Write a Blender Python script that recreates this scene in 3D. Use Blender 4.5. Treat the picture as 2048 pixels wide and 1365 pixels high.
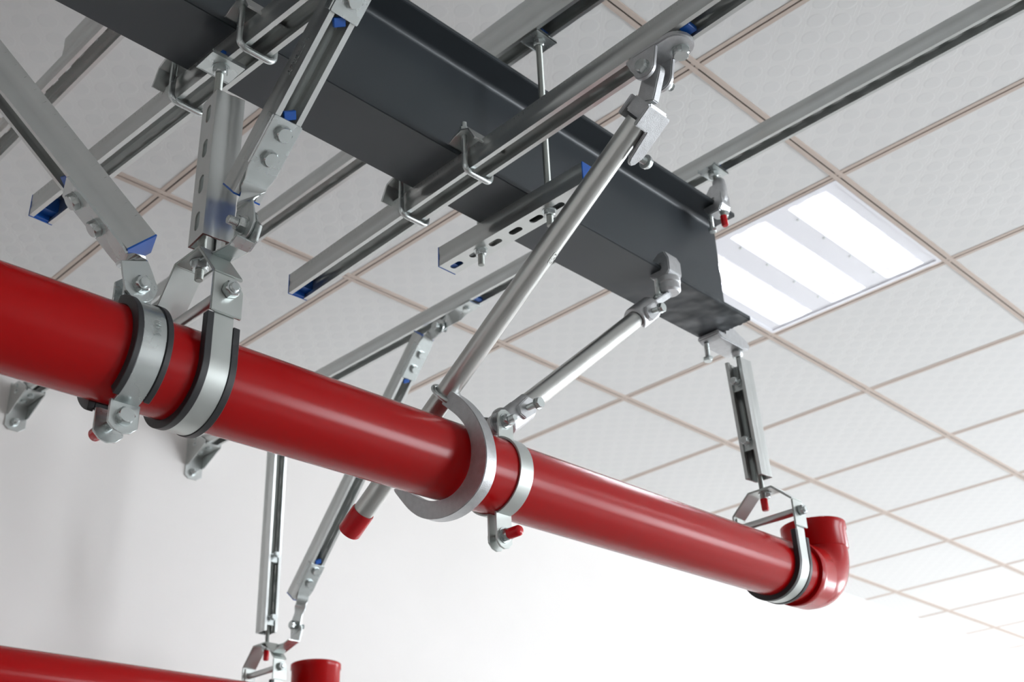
import bpy, bmesh, math, random
from mathutils import Vector, Matrix, Quaternion
random.seed(7)
V = Vector
PI = math.pi
scene = bpy.context.scene
for o in list(bpy.data.objects):
    bpy.data.objects.remove(o)
C = scene.collection

# ------------------------------------------------------------------ camera
CAM = V((-2.96682463, -1.08397106, 1.54156128))
FPX = 2376.2196                      # focal length in pixels of the 2048 px wide frame
CR = Matrix(((0.70193837, -0.71122366, -0.03799258),
             (0.31356009, 0.35648093, -0.88011443),
             (0.63950184, 0.60587313, 0.473239)))          # rows: right, down, forward
cd = bpy.data.cameras.new('camera')
cam = bpy.data.objects.new('camera', cd)
C.objects.link(cam)
rot = Matrix((CR[0], -CR[1], -CR[2])).transposed()
cam.matrix_world = Matrix.Translation(CAM) @ rot.to_4x4()
cd.sensor_width = 36
cd.lens = FPX * 36 / 2048
cd.clip_start = 0.02
cd.dof.use_dof = True
cd.dof.focus_distance = 1.55
cd.dof.aperture_fstop = 9.0
scene.camera = cam

# ------------------------------------------------------------------ world, windows' daylight, exposure
w = bpy.data.worlds.new('sky')
scene.world = w
w.use_nodes = True
bg = w.node_tree.nodes['Background']
bg.inputs[0].default_value = (0.86, 0.93, 1.0, 1)
bg.inputs[1].default_value = 3.0
scene.view_settings.view_transform = 'Standard'
scene.view_settings.look = 'None'
scene.view_settings.gamma = 1
scene.view_settings.use_curve_mapping = False
scene.view_settings.exposure = 1.40

def area(name, loc, direction, sx, sy, power, col=(1, 1, 1)):
    l = bpy.data.lights.new(name, 'AREA')
    l.shape = 'RECTANGLE'; l.size = sx; l.size_y = sy; l.energy = power; l.color = col
    o = bpy.data.objects.new(name, l); C.objects.link(o)
    o.location = loc
    o.rotation_euler = V(direction).to_track_quat('-Z', 'Y').to_euler()
    return o
ROOM = dict(x0=-5.2, x1=9.0, y0=-4.6, y1=2.01, h=3.3)
WIN_END = (ROOM['x1'], -1.4, 1.75, 3.0, 1.9)       # x, y, z, width, height: window of the far end wall
WINS_FRONT = [(2.2, 1.7, 2.0, 1.9), (5.6, 1.7, 2.0, 1.9)]   # x, z, width, height: windows of the wall behind the camera
def daylight(name, loc, d, sx, sy, power):
    area(name, loc, d, sx, sy, power, (0.92, 0.96, 1.0))
daylight('window_daylight', (WIN_END[0] + .05, WIN_END[1], WIN_END[2]), (-1, 0, 0), 3.0, 1.9, 95)
for (wx, wz, ww, wh) in WINS_FRONT:
    daylight('window_daylight', (wx, ROOM['y0'] - .05, wz), (0, 1, 0), ww, wh, 54)

# ------------------------------------------------------------------ helpers
PARENT_LOC = {}
def at(px, py, ax, val):
    """point where the sight line of a photo pixel meets the plane axis = val (used to read real positions off the photo)"""
    d = CR.transposed() @ V(((px - 1024) / FPX, (py - 682.5) / FPX, 1))
    return CAM + d * ((val - CAM[ax]) / d[ax])

def thing(name, label, cat, loc, group=None):
    o = bpy.data.objects.new(name, None); C.objects.link(o)
    o.empty_display_size = .02
    o.location = loc; PARENT_LOC[o.name] = V(loc)
    o['label'] = label; o['category'] = cat
    if group: o['group'] = group
    return o
def tag(o, label=None, cat=None, group=None, kind=None):
    if label: o['label'] = label
    if cat: o['category'] = cat
    if group: o['group'] = group
    if kind: o['kind'] = kind
    return o

class MB:
    def __init__(s): s.v = []; s.f = []
    def add(s, vs, fs):
        b = len(s.v); s.v += [V(p) for p in vs]; s.f += [tuple(i + b for i in f) for f in fs]
    def box(s, c, X, Y, Z):
        c, X, Y, Z = V(c), V(X), V(Y), V(Z)
        p = [c + X * a + Y * b + Z * d for d in (-1, 1) for b in (-1, 1) for a in (-1, 1)]
        s.add(p, [(0, 2, 3, 1), (4, 5, 7, 6), (0, 1, 5, 4), (2, 6, 7, 3), (0, 4, 6, 2), (1, 3, 7, 5)])
    def abox(s, a, b):
        a, b = V(a), V(b); c = (a + b) / 2; h = (b - a) / 2
        s.box(c, (h.x, 0, 0), (0, h.y, 0), (0, 0, h.z))
    def prism(s, pts, ext):
        """closed outline (3d points) extruded by vector ext"""
        n = len(pts); ext = V(ext)
        p = [V(q) for q in pts] + [V(q) + ext for q in pts]
        s.add(p, [tuple(range(n))[::-1], tuple(range(n, 2 * n))] + [(i, (i + 1) % n, (i + 1) % n + n, i + n) for i in range(n)])
    def lathe(s, prof, o, axis, seg=24, a0=0, a1=2 * PI, ref=None, cap=True):
        """prof: (radius, height along axis)"""
        axis = V(axis).normalized(); o = V(o)
        r = V(ref) if ref else axis.orthogonal()
        r = (r - axis * r.dot(axis)).normalized(); q = axis.cross(r)
        full = abs(a1 - a0 - 2 * PI) < 1e-6
        n = seg if full else seg + 1
        vs = []
        for (rad, h) in prof:
            for i in range(n):
                a = a0 + (a1 - a0) * i / seg
                vs.append(o + axis * h + (r * math.cos(a) + q * math.sin(a)) * rad)
        fs = []
        for j in range(len(prof) - 1):
            for i in range(seg):
                k = (i + 1) % n
                fs.append((j * n + i, j * n + k, (j + 1) * n + k, (j + 1) * n + i))
        if full and cap:
            if prof[0][0] > 1e-5: fs.append(tuple(range(n))[::-1])
            if prof[-1][0] > 1e-5: fs.append(tuple((len(prof) - 1) * n + i for i in range(n)))
        s.add(vs, fs)
    def band(s, prof, o, axis, ref, a0, a1, seg=40):
        """closed cross-section (radius, height) revolved over an arc, ends capped"""
        axis = V(axis).normalized(); o = V(o); r = V(ref); r = (r - axis * r.dot(axis)).normalized(); q = axis.cross(r)
        m = len(prof); vs = []
        for i in range(seg + 1):
            a = a0 + (a1 - a0) * i / seg
            d = r * math.cos(a) + q * math.sin(a)
            vs += [o + axis * h + d * rad for (rad, h) in prof]
        fs = [(i * m + j, i * m + (j + 1) % m, (i + 1) * m + (j + 1) % m, (i + 1) * m + j) for i in range(seg) for j in range(m)]
        fs += [tuple(range(m))[::-1], tuple(seg * m + j for j in range(m))]
        s.add(vs, fs)
    def tube(s, path, r, seg=12, cap=True):
        path = [V(p) for p in path]; n = len(path)
        rs = r if isinstance(r, (list, tuple)) else [r] * n
        t0 = (path[1] - path[0]).normalized(); u = t0.orthogonal().normalized(); vs = []
        tp = t0
        for i in range(n):
            t = (path[min(i + 1, n - 1)] - path[max(i - 1, 0)]).normalized()
            u = (tp.rotation_difference(t) @ u); u = (u - t * u.dot(t)).normalized(); tp = t
            q = t.cross(u)
            vs += [path[i] + (u * math.cos(2 * PI * k / seg) + q * math.sin(2 * PI * k / seg)) * rs[i] for k in range(seg)]
        fs = [(i * seg + k, i * seg + (k + 1) % seg, (i + 1) * seg + (k + 1) % seg, (i + 1) * seg + k) for i in range(n - 1) for k in range(seg)]
        if cap: fs += [tuple(range(seg))[::-1], tuple((n - 1) * seg + k for k in range(seg))]
        s.add(vs, fs)
    def sheet(s, path, W, t, side=1):
        """bent strip: path = centre line points in one plane, W = full width vector, t thickness"""
        path = [V(p) for p in path]; W = V(W); wn = W.normalized(); n = len(path); a = []; b = []
        for i in range(n):
            d0 = (path[i] - path[i - 1]).normalized() if i else None
            d1 = (path[i + 1] - path[i]).normalized() if i < n - 1 else None
            n0 = wn.cross(d0) if d0 else None; n1 = wn.cross(d1) if d1 else None
            if n0 is None: m = n1
            elif n1 is None: m = n0
            else:
                m = (n0 + n1); m = m / max(1e-6, m.length_squared) * 2
            a.append(path[i] + m * t * side)
            b.append(path[i])
        vs = []
        for i in range(n):
            vs += [b[i] - W / 2, b[i] + W / 2, a[i] + W / 2, a[i] - W / 2]
        fs = [(i * 4 + j, i * 4 + (j + 1) % 4, i * 4 + 4 + (j + 1) % 4, i * 4 + 4 + j) for i in range(n - 1) for j in range(4)]
        fs += [(3, 2, 1, 0), tuple((n - 1) * 4 + j for j in range(4))]
        s.add(vs, fs)
    def ribbon(s, secs, t):
        """secs: (centre, width direction, half width); sheet of thickness t lofted through them"""
        n = len(secs); vs = []
        for i in range(n):
            c, wd, hw = V(secs[i][0]), V(secs[i][1]).normalized(), secs[i][2]
            tg = (V(secs[min(i + 1, n - 1)][0]) - V(secs[max(i - 1, 0)][0])).normalized()
            nn = tg.cross(wd).normalized()
            vs += [c - wd * hw - nn * t / 2, c + wd * hw - nn * t / 2, c + wd * hw + nn * t / 2, c - wd * hw + nn * t / 2]
        fs = [(i * 4 + j, i * 4 + (j + 1) % 4, i * 4 + 4 + (j + 1) % 4, i * 4 + 4 + j) for i in range(n - 1) for j in range(4)]
        fs += [(3, 2, 1, 0), tuple((n - 1) * 4 + j for j in range(4))]
        s.add(vs, fs)
    def mesh(s, name, origin, mat, smooth=35, bevel=0, bseg=2):
        me = bpy.data.meshes.new(name)
        me.from_pydata([p - origin for p in s.v], [], s.f)
        bm = bmesh.new(); bm.from_mesh(me)
        bmesh.ops.remove_doubles(bm, verts=bm.verts, dist=1e-5)
        bmesh.ops.recalc_face_normals(bm, faces=bm.faces)
        if bevel:
            ed = [e for e in bm.edges if len(e.link_faces) == 2 and e.calc_face_angle(0) > math.radians(32)]
            bmesh.ops.bevel(bm, geom=ed, offset=bevel, segments=bseg, affect='EDGES', clamp_overlap=True)
        bm.to_mesh(me); bm.free()
        me.materials.append(mat)
        if smooth:
            me.shade_smooth() if hasattr(me, 'shade_smooth') else None
            me.set_sharp_from_angle(angle=math.radians(smooth))
        return me
    def build(s, name, mat, parent=None, smooth=35, bevel=0, bseg=2, label=None):
        lo = V([min(p[i] for p in s.v) for i in range(3)]); hi = V([max(p[i] for p in s.v) for i in range(3)])
        c = (lo + hi) / 2
        if bevel and smooth and bseg == 1: smooth = min(smooth, 40)
        o = bpy.data.objects.new(name, s.mesh(name, c, mat, smooth, bevel, bseg)); C.objects.link(o)
        if bevel and smooth:
            wn = o.modifiers.new('normals', 'WEIGHTED_NORMAL'); wn.keep_sharp = True; wn.weight = 60
        PARENT_LOC[o.name] = c.copy()
        if parent:
            o.parent = parent; o.location = c - PARENT_LOC[parent.name]
        else: o.location = c
        if label: o['label'] = label
        return o

CACHE = {}
def stamp(name, key, make, mat, parent, loc, axis, spin=0, smooth=35, bevel=0):
    """copy of a small part modelled along +Z, placed with its Z on axis; alike parts share one mesh"""
    k = (key, mat.name)
    if k not in CACHE:
        m = MB(); make(m); CACHE[k] = m.mesh(name, V((0, 0, 0)), mat, smooth, bevel, 1)
    o = bpy.data.objects.new(name, CACHE[k]); C.objects.link(o)
    q = V(axis).normalized().to_track_quat('Z', 'Y') @ Quaternion((0, 0, 1), spin)
    o.rotation_mode = 'QUATERNION'; o.rotation_quaternion = q
    PARENT_LOC[o.name] = V(loc)
    if parent:
        o.parent = parent; o.location = V(loc) - PARENT_LOC[parent.name]
    else: o.location = loc
    return o
def hexring(m, af, h0, h1, ch=.12):
    R = af / math.sqrt(3); e = [(R * math.cos(PI / 3 * i), R * math.sin(PI / 3 * i)) for i in range(6)]
    hh = h1 - h0; n = 24
    # hex prism with a chamfered top: 24-gon sampled from hexagon, circle at the top
    def hx(a):
        k = (a % (PI / 3)) - PI / 6
        return (af / 2) / math.cos(k)
    rows = []
    for (h, lim) in ((h0, 9), (h1 - hh * .16, 9), (h1, .96)):
        rows.append([(min(hx(2 * PI * i / n), af / 2 * (lim if lim < 2 else 9)) * math.cos(2 * PI * i / n),
                      min(hx(2 * PI * i / n), af / 2 * (lim if lim < 2 else 9)) * math.sin(2 * PI * i / n), h) for i in range(n)])
    vs = [p for r in rows for p in r]
    fs = [(j * n + i, j * n + (i + 1) % n, (j + 1) * n + (i + 1) % n, (j + 1) * n + i) for j in range(2) for i in range(n)]
    fs += [tuple(range(n))[::-1], tuple(2 * n + i for i in range(n))]
    m.add(vs, fs)
def threads(m, r, z0, z1, pitch=.00175, seg=14):
    n = max(2, int(abs(z1 - z0) / pitch)); prof = [(r * .5, z0)]
    for i in range(n):
        a = z0 + (z1 - z0) * i / n; b = z0 + (z1 - z0) * (i + .5) / n
        prof += [(r * .88, a), (r, b)]
    prof += [(r * .8, z1)]
    m.lathe(prof, (0, 0, 0), (0, 0, 1), seg)
def bolt(parent, p, axis, af=.018, h=.0075, shank=.03, mat=None, spin=.3, name='hex_bolt'):
    """hex head sits at p, its face looking along axis; shank runs the other way"""
    def mk(m):
        hexring(m, af, 0, h)
        m.lathe([(af * .62, -.0008), (af * .62, .0006)], (0, 0, 0), (0, 0, 1), 24)
        if shank: threads(m, af * .33, -.001, -shank)
    return stamp(name, ('bolt', af, h, shank), mk, mat or ZINC, parent, p, axis, spin)
def nut(parent, p, axis, af=.018, h=.010, tip=.008, mat=None, washer=True, spin=.3, name='hex_nut'):
    def mk(m):
        hexring(m, af, 0.0012, h)
        if washer: m.lathe([(af * .68, 0), (af * .68, .0016)], (0, 0, 0), (0, 0, 1), 28)
        if tip: threads(m, af * .33, h - .001, h + tip)
    return stamp(name, ('nut', af, h, tip, washer), mk, mat or ZINC, parent, p, axis, spin)

# ------------------------------------------------------------------ materials
def mat(name, col, metal=0, rough=.5, noise=0, nscale=40, bump=0, bscale=200, rvar=0, stretch=None, coat=0, spec=.5):
    m = bpy.data.materials.new(name); m.use_nodes = True
    nt = m.node_tree; N = nt.nodes; L = nt.links; b = N['Principled BSDF']
    b.inputs['Base Color'].default_value = (*col, 1); b.inputs['Metallic'].default_value = metal
    b.inputs['Roughness'].default_value = rough; b.inputs['Coat Weight'].default_value = coat
    b.inputs['Specular IOR Level'].default_value = spec
    tc = N.new('ShaderNodeTexCoord'); src = tc.outputs['Object']
    if stretch:
        mp = N.new('ShaderNodeMapping'); mp.inputs['Scale'].default_value = stretch; L.new(src, mp.inputs[0]); src = mp.outputs[0]
    if noise or rvar:
        n = N.new('ShaderNodeTexNoise'); n.inputs['Scale'].default_value = nscale; n.inputs['Detail'].default_value = 5
        L.new(src, n.inputs['Vector'])
        if noise:
            r = N.new('ShaderNodeMapRange'); r.inputs[1].default_value = .3; r.inputs[2].default_value = .7
            r.inputs[3].default_value = 1 - noise; r.inputs[4].default_value = 1 + noise
            L.new(n.outputs[0], r.inputs[0])
            mx = N.new('ShaderNodeVectorMath'); mx.operation = 'SCALE'; mx.inputs[0].default_value = col
            L.new(r.outputs[0], mx.inputs['Scale']); L.new(mx.outputs[0], b.inputs['Base Color'])
        if rvar:
            r = N.new('ShaderNodeMapRange'); r.inputs[1].default_value = .3; r.inputs[2].default_value = .7
            r.inputs[3].default_value = max(.05, rough - rvar); r.inputs[4].default_value = rough + rvar
            L.new(n.outputs[0], r.inputs[0]); L.new(r.outputs[0], b.inputs['Roughness'])
    if bump:
        n2 = N.new('ShaderNodeTexNoise'); n2.inputs['Scale'].default_value = bscale; n2.inputs['Detail'].default_value = 3
        L.new(src, n2.inputs['Vector'])
        bp = N.new('ShaderNodeBump'); bp.inputs['Strength'].default_value = bump; bp.inputs['Distance'].default_value = .001
        L.new(n2.outputs[0], bp.inputs['Height']); L.new(bp.outputs[0], b.inputs['Normal'])
    return m
GALV = mat('galvanised_steel', (.58, .60, .59), .90, .30, .03, 22, .0, 500, .02)
GALV_TUBE = mat('galvanised_tube', (.56, .57, .55), .9, .30, .03, 30, .0, 300, .02)
ZINC = mat('zinc_plated', (.55, .59, .585), .88, .27, .04, 25, .0, 250, .04)
CAST = mat('cast_silver', (.54, .55, .56), .8, .34, .08, 120, .45, 900, .06)
CLAMP_STEEL = mat('clamp_steel', (.51, .54, .52), .8, .36, .04, 20, .0, 250, .04)
BEAM = mat('painted_beam', (.036, .043, .049), .1, .38, .06, 8, .0, 120, .03)
RED = mat('red_pipe_paint', (.37, .0016, .0026), 0, .23, 0, 6, .0, 25, 0, spec=.20)
REDCAP = mat('red_plastic', (.55, .004, .010), 0, .22, spec=.35)
RUBBER = mat('black_rubber', (.022, .023, .025), 0, .45, 0, 1, .1, 400)
BLUE = mat('blue_plastic', (.006, .085, .38), 0, .35)
RODM = mat('dull_rod_zinc', (.34, .36, .34), .8, .42)
RUST = mat('cut_edge_primer', (.13, .04, .035), 0, .6)
WHITE = mat('white_wall_paint', (.76, .735, .715), 0, .85, .015, 3)
FLOORM = mat('floor_tile', (.38, .37, .36), 0, .35, .04, 5)
GRID = mat('grid_beige', (.56, .47, .41), 0, .5)
GRIDDARK = mat('grid_groove', (.03, .025, .022), 0, .7)
ENAMEL = mat('white_enamel', (.82, .83, .88), .2, .25)
FRAMEM = mat('window_frame_white', (.8, .8, .8), 0, .4)

def tile_material():
    m = bpy.data.materials.new('ceiling_tile'); m.use_nodes = True
    nt = m.node_tree; N = nt.nodes; L = nt.links; b = N['Principled BSDF']
    b.inputs['Roughness'].default_value = .75
    tc = N.new('ShaderNodeTexCoord'); sp = N.new('ShaderNodeSeparateXYZ'); L.new(tc.outputs['Object'], sp.inputs[0])
    def mth(op, a, c=None):
        n = N.new('ShaderNodeMath'); n.operation = op
        for i, q in enumerate((a, c)):
            if q is None: continue
            if isinstance(q, (int, float)): n.inputs[i].default_value = q
            else: L.new(q, n.inputs[i])
        return n.outputs[0]
    P = .0744
    def cell(o, off): return mth('SUBTRACT', mth('FRACT', mth('ADD', mth('DIVIDE', o, P), off)), .5)
    # rotated lattice of soft discs
    u = mth('ADD', sp.outputs['X'], sp.outputs['Y']); v = mth('SUBTRACT', sp.outputs['X'], sp.outputs['Y'])
    cu, cv = cell(u, 100), cell(v, 100)
    d = mth('SQRT', mth('ADD', mth('MULTIPLY', cu, cu), mth('MULTIPLY', cv, cv)))
    disc = N.new('ShaderNodeMapRange'); disc.inputs[1].default_value = .40; disc.inputs[2].default_value = .34
    L.new(d, disc.inputs[0])
    # pairs of short raised bars between the discs
    bu = mth('ABSOLUTE', cell(u, 100.5)); bv = mth('ABSOLUTE', cell(v, 100.5))
    line = mth('MULTIPLY', mth('LESS_THAN', mth('ABSOLUTE', mth('SUBTRACT', bv, .085)), .022), mth('LESS_THAN', bu, .30))
    col = N.new('ShaderNodeMixRGB'); col.inputs[1].default_value = (.745, .745, .735, 1); col.inputs[2].default_value = (.728, .73, .722, 1)
    L.new(disc.outputs[0], col.inputs[0]); L.new(col.outputs[0], b.inputs['Base Color'])
    h = mth('ADD', mth('MULTIPLY', disc.outputs[0], .35), line)
    bp = N.new('ShaderNodeBump'); bp.inputs['Strength'].default_value = .5; bp.inputs['Distance'].default_value = .0012
    L.new(h, bp.inputs['Height']); L.new(bp.outputs[0], b.inputs['Normal'])
    return m
def dent_beam(m):
    """hammered, flame-straightened steel near the cut end: real low relief"""
    nt = m.node_tree; N = nt.nodes; L = nt.links; b = N['Principled BSDF']
    tc = N.new('ShaderNodeTexCoord'); sp = N.new('ShaderNodeSeparateXYZ'); L.new(tc.outputs['Object'], sp.inputs[0])
    r = N.new('ShaderNodeMapRange'); r.interpolation_type = 'SMOOTHSTEP'; r.inputs[1].default_value = .88; r.inputs[2].default_value = 1.16; L.new(sp.outputs['X'], r.inputs[0])
    n = N.new('ShaderNodeTexNoise'); n.inputs['Scale'].default_value = 15; n.inputs['Detail'].default_value = 1.5; L.new(tc.outputs['Object'], n.inputs['Vector'])
    mu = N.new('ShaderNodeMath'); mu.operation = 'MULTIPLY'; L.new(n.outputs[0], mu.inputs[0]); L.new(r.outputs[0], mu.inputs[1])
    bp = N.new('ShaderNodeBump'); bp.inputs['Strength'].default_value = 1; bp.inputs['Distance'].default_value = .012
    lz = N.new('ShaderNodeMath'); lz.operation = 'LESS_THAN'; lz.inputs[1].default_value = -.118; L.new(sp.outputs['Z'], lz.inputs[0])
    m2 = N.new('ShaderNodeMath'); m2.operation = 'MULTIPLY'; L.new(mu.outputs[0], m2.inputs[0]); L.new(lz.outputs[0], m2.inputs[1]); mu = m2
    L.new(mu.outputs[0], bp.inputs['Height']); L.new(bp.outputs[0], b.inputs['Normal'])
dent_beam(BEAM)
TILE = tile_material()
def emit(name, col, st):
    m = bpy.data.materials.new(name); m.use_nodes = True; N = m.node_tree.nodes
    b = N['Principled BSDF']; b.inputs['Base Color'].default_value = (.9, .9, .9, 1)
    b.inputs['Emission Color'].default_value = (*col, 1); b.inputs['Emission Strength'].default_value = st
    return m
TUBE = emit('lit_tube', (.92, .95, 1), 17)

# ------------------------------------------------------------------ room
R = ROOM
def struct(name, m, material, smooth=0):
    return tag(m.build(name, material, None, smooth), kind='structure')
m = MB(); m.abox((R['x0'], R['y0'], -.1), (R['x1'], R['y1'], 0)); struct('floor', m, FLOORM)
m = MB(); m.abox((R['x0'] - .2, R['y1'], 0), (R['x1'] + .2, R['y1'] + .2, R['h'] + .02)); struct('wall_back', m, WHITE)
m = MB(); m.abox((R['x0'] - .2, R['y0'], 0), (R['x0'], R['y1'], R['h'] + .02)); struct('wall_left', m, WHITE)
def wall_with_holes(name, axis, c0, c1, a0, a1, h, holes):
    """wall slab with rectangular window openings; holes = (centre along, centre z, width, height)"""
    m = MB()
    def bx(p, q, z0, z1):
        if q - p < 1e-4 or z1 - z0 < 1e-4: return
        m.abox((c0, p, z0), (c1, q, z1)) if axis == 0 else m.abox((p, c0, z0), (q, c1, z1))
    cur = a0
    for (c, z, ww, hh) in sorted(holes):
        bx(cur, c - ww / 2, 0, h); bx(c - ww / 2, c + ww / 2, 0, z - hh / 2); bx(c - ww / 2, c + ww / 2, z + hh / 2, h)
        cur = c + ww / 2
    bx(cur, a1, 0, h)
    struct(name, m, WHITE)
wall_with_holes('wall_right', 0, R['x1'], R['x1'] + .02, R['y0'], R['y1'], R['h'] + .02, [(WIN_END[1], WIN_END[2], WIN_END[3], WIN_END[4])])
wall_with_holes('wall_front', 1, R['y0'] - .02, R['y0'], R['x0'], R['x1'], R['h'] + .02, WINS_FRONT)
def window_frame(name, axis, c, a, z, ww, hh):
    m = MB(); t = .03
    def bx(p, q, z0, z1):
        m.abox((c - t, p, z0), (c, q, z1)) if axis == 0 else m.abox((p, c, z0), (q, c + t, z1))
    bx(a - ww / 2, a + ww / 2, z - hh / 2, z - hh / 2 + .05); bx(a - ww / 2, a + ww / 2, z + hh / 2 - .05, z + hh / 2)
    for k in (-1, -.02, .96):
        bx(a + k * ww / 2, a + k * ww / 2 + .05, z - hh / 2, z + hh / 2)
    tag(m.build(name, FRAMEM, None, 0), kind='structure')
window_frame('window_1', 0, R['x1'], WIN_END[1], WIN_END[2], WIN_END[3], WIN_END[4])
for i, (wx, wz, ww, wh) in enumerate(WINS_FRONT): window_frame('window_%d' % (i + 2), 1, R['y0'], wx, wz, ww, wh)

# suspended ceiling: slab above, tiles, beige tee bars with a dark groove
G = .6
m = MB(); m.abox((R['x0'] - .2, R['y0'] - .2, R['h'] + .02), (R['x1'] + .2, R['y1'] + .2, R['h'] + .14))
ceil = struct('ceiling', m, WHITE)
LIGHT_CELLS = [(-1, 0)] + [(i, j) for j in (-4,) for i in (2, 6, 10)]
tm = MB(); hw = G / 2 - .0125
tm.add([(-hw, -hw, .0), (hw, -hw, .0), (hw, hw, .0), (-hw, hw, .0), (-hw, -hw, .012), (hw, -hw, .012), (hw, hw, .012), (-hw, hw, .012)],
       [(3, 2, 1, 0), (0, 1, 5, 4), (1, 2, 6, 5), (2, 3, 7, 6), (3, 0, 4, 7), (4, 5, 6, 7)])
tile_me = tm.mesh('ceiling_tile', V((0, 0, 0)), TILE, 0, .0018, 1)
i0, i1 = math.floor(R['x0'] / G), math.ceil(R['x1'] / G)
j0, j1 = math.floor(R['y0'] / G), math.ceil(R['y1'] / G)
farm = MB()
for i in range(i0, i1):
    for j in range(j0, j1):
        if (i, j) in LIGHT_CELLS: continue
        cx, cy = (i + .5) * G, (j + .5) * G
        xa, xb, ya, yb = max(cx - hw, R['x0']), min(cx + hw, R['x1']), max(cy - hw, R['y0']), min(cy + hw, R['y1'])
        if xb - xa < .02 or yb - ya < .02: continue
        inview = (cx > -3.4 and cy > -1.3 and cx < 7.6)
        if inview:
            o = bpy.data.objects.new('ceiling_tile', tile_me); C.objects.link(o)
            o.parent = ceil
            o.location = V(((xa + xb) / 2, (ya + yb) / 2, R['h'])) - PARENT_LOC[ceil.name]
            o.scale = ((xb - xa) / (2 * hw), (yb - ya) / (2 * hw), 1)
        else:
            farm.abox((xa, ya, R['h']), (xb, yb, R['h'] + .012))
tag(farm.build('ceiling_panel', TILE, ceil, 0), kind='stuff')
def tee(axis, pos, a, b):
    m = MB()
    def bx(p, q, z0, z1, mm=m):
        if axis == 0: mm.abox((a, pos + p, z0), (b, pos + q, z1))
        else: mm.abox((pos + p, a, z0), (pos + q, b, z1))
    z = R['h'] - (.003 if axis == 0 else .001)
    sec = [(-.0135, z), (-.0022, z), (-.0022, z + .004), (.0022, z + .004), (.0022, z), (.0135, z), (.0135, z + .007), (-.0135, z + .007)]
    pts = [(a, pos + p, h) if axis == 0 else (pos + p, a, h) for p, h in sec]
    m.prism(pts, (b - a, 0, 0) if axis == 0 else (0, b - a, 0))
    o = m.build('tee_bar', GRID, ceil, 0)
    g = MB()
    bx(-.0021, .0021, z + .0022, z + .0038, g)
    g.build('groove', GRIDDARK, o, 0)
for j in range(j0 + 1, j1): 
    if j * G < R['y1'] - .02: tee(0, j * G, R['x0'], R['x1'])
for i in range(i0 + 1, i1): tee(1, i * G, R['y0'], R['y1'])
# wall angle along the back wall
m = MB(); m.abox((R['x0'], R['y1'] - .022, R['h'] - .004), (R['x1'], R['y1'], R['h'] - .001)); tag(m.build('trim_1', FRAMEM, None, 0), kind='structure')

# ------------------------------------------------------------------ recessed light fixtures
def fixture(i, j, label):
    cx, cy, z = (i + .5) * G, (j + .5) * G, R['h']
    t = thing('troffer_light', label, 'ceiling light', (cx, cy, z))
    h = G / 2 - .012
    m = MB()                                        # housing: back, four sides
    m.abox((cx - h, cy - h, z + .075), (cx + h, cy + h, z + .08))
    for s in (-1, 1):
        m.abox((cx + s * h - .002, cy - h, z), (cx + s * h + .002, cy + h, z + .08)); m.abox((cx - h, cy + s * h - .002, z), (cx + h, cy + s * h + .002, z + .08))
    m.build('housing', ENAMEL, t, 0)
    m = MB()                                        # rim
    for s in (-1, 1):
        m.abox((cx + s * (h - .008) - .008, cy - h, z - .002), (cx + s * (h - .008) + .008, cy + h, z + .002))
        m.abox((cx - h + .016, cy + s * (h - .006) - .006, z - .002), (cx + h - .016, cy + s * (h - .006) + .006, z + .002))
    m.build('rim', ENAMEL, t, 0, .0006, 1)
    for k, dy in enumerate((-.185, 0, .185)):
        m = MB()                                    # parabolic trough
        p = [V((0, cy + dy + a * .0565, z + .004 + .058 * (1 - abs(a) ** 2.2))) for a in (-1, -.8, -.6, -.4, -.2, 0, .2, .4, .6, .8, 1)]
        m.sheet([q + V((cx, 0, 0)) for q in p], (2 * h - .035, 0, 0), .001, -1)
        m.build('reflector', ENAMEL, t, 60)
        for s in (-1, 1):
            m = MB()
            m.prism([(cx + s * (h - .018), cy + dy - .0565, z + .003), (cx + s * (h - .018), cy + dy + .0565, z + .003),
                     (cx + s * (h - .045), cy + dy + .03, z + .05), (cx + s * (h - .045), cy + dy - .03, z + .05)], (-s * .0015, 0, 0))
            m.build('end_plate', ENAMEL, t, 0)
        m = MB(); m.lathe([(.006, -.262), (.0128, -.258), (.0128, .258), (.006, .262)], (cx, cy + dy, z + .026), (1, 0, 0), 20)
        m.build('tube', TUBE, t, 50)
        for q in range(4):
            xx = cx - h + .105 + q * .118
            m = MB(); m.prism([(xx, cy + dy - .05, z + .001), (xx, cy + dy + .05, z + .001), (xx, cy + dy + .05, z + .010), (xx, cy + dy + .02, z + .012), (xx, cy + dy - .02, z + .012), (xx, cy + dy - .05, z + .010)], (.0012, 0, 0))
            m.build('louvre_fin', ENAMEL, t, 0)
    for k, dy in enumerate((-.0925, .0925)):
        m = MB(); m.abox((cx - h + .014, cy + dy - .036, z + .001), (cx + h - .014, cy + dy + .036, z + .004))
        o = m.build('ridge_panel', ENAMEL, t, 0, .001, 1)
        for q in (-.2, -.07, .07, .2):
            m = MB(); m.lathe([(.004, z - .001), (.004, z + .002)], (cx + q, cy + dy - .026, 0), (0, 0, 1), 10)
            m.build('screw', ZINC, o, 0)
    for dy in (-.2595, .2595):
        m = MB(); m.abox((cx - h + .014, cy + dy - .018, z + .001), (cx + h - .014, cy + dy + .018, z + .004)); m.build('ridge_panel', ENAMEL, t, 0, .001, 1)
    for s in (-1, 1):
        m = MB(); m.abox((cx + s * (h - .014) - .0125, cy - h, z + .0005), (cx + s * (h - .014) + .0125, cy + h, z + .0032)); m.build('end_strip', ENAMEL, t, 0, .001, 1)
    return t
LBL = ['three-tube recessed ceiling light glowing white beyond the end of the dark steel beam']
fixture(-1, 0, LBL[0])
names = ['to the right behind the viewer', 'far right behind the viewer', 'farthest along the front wall']
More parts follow.
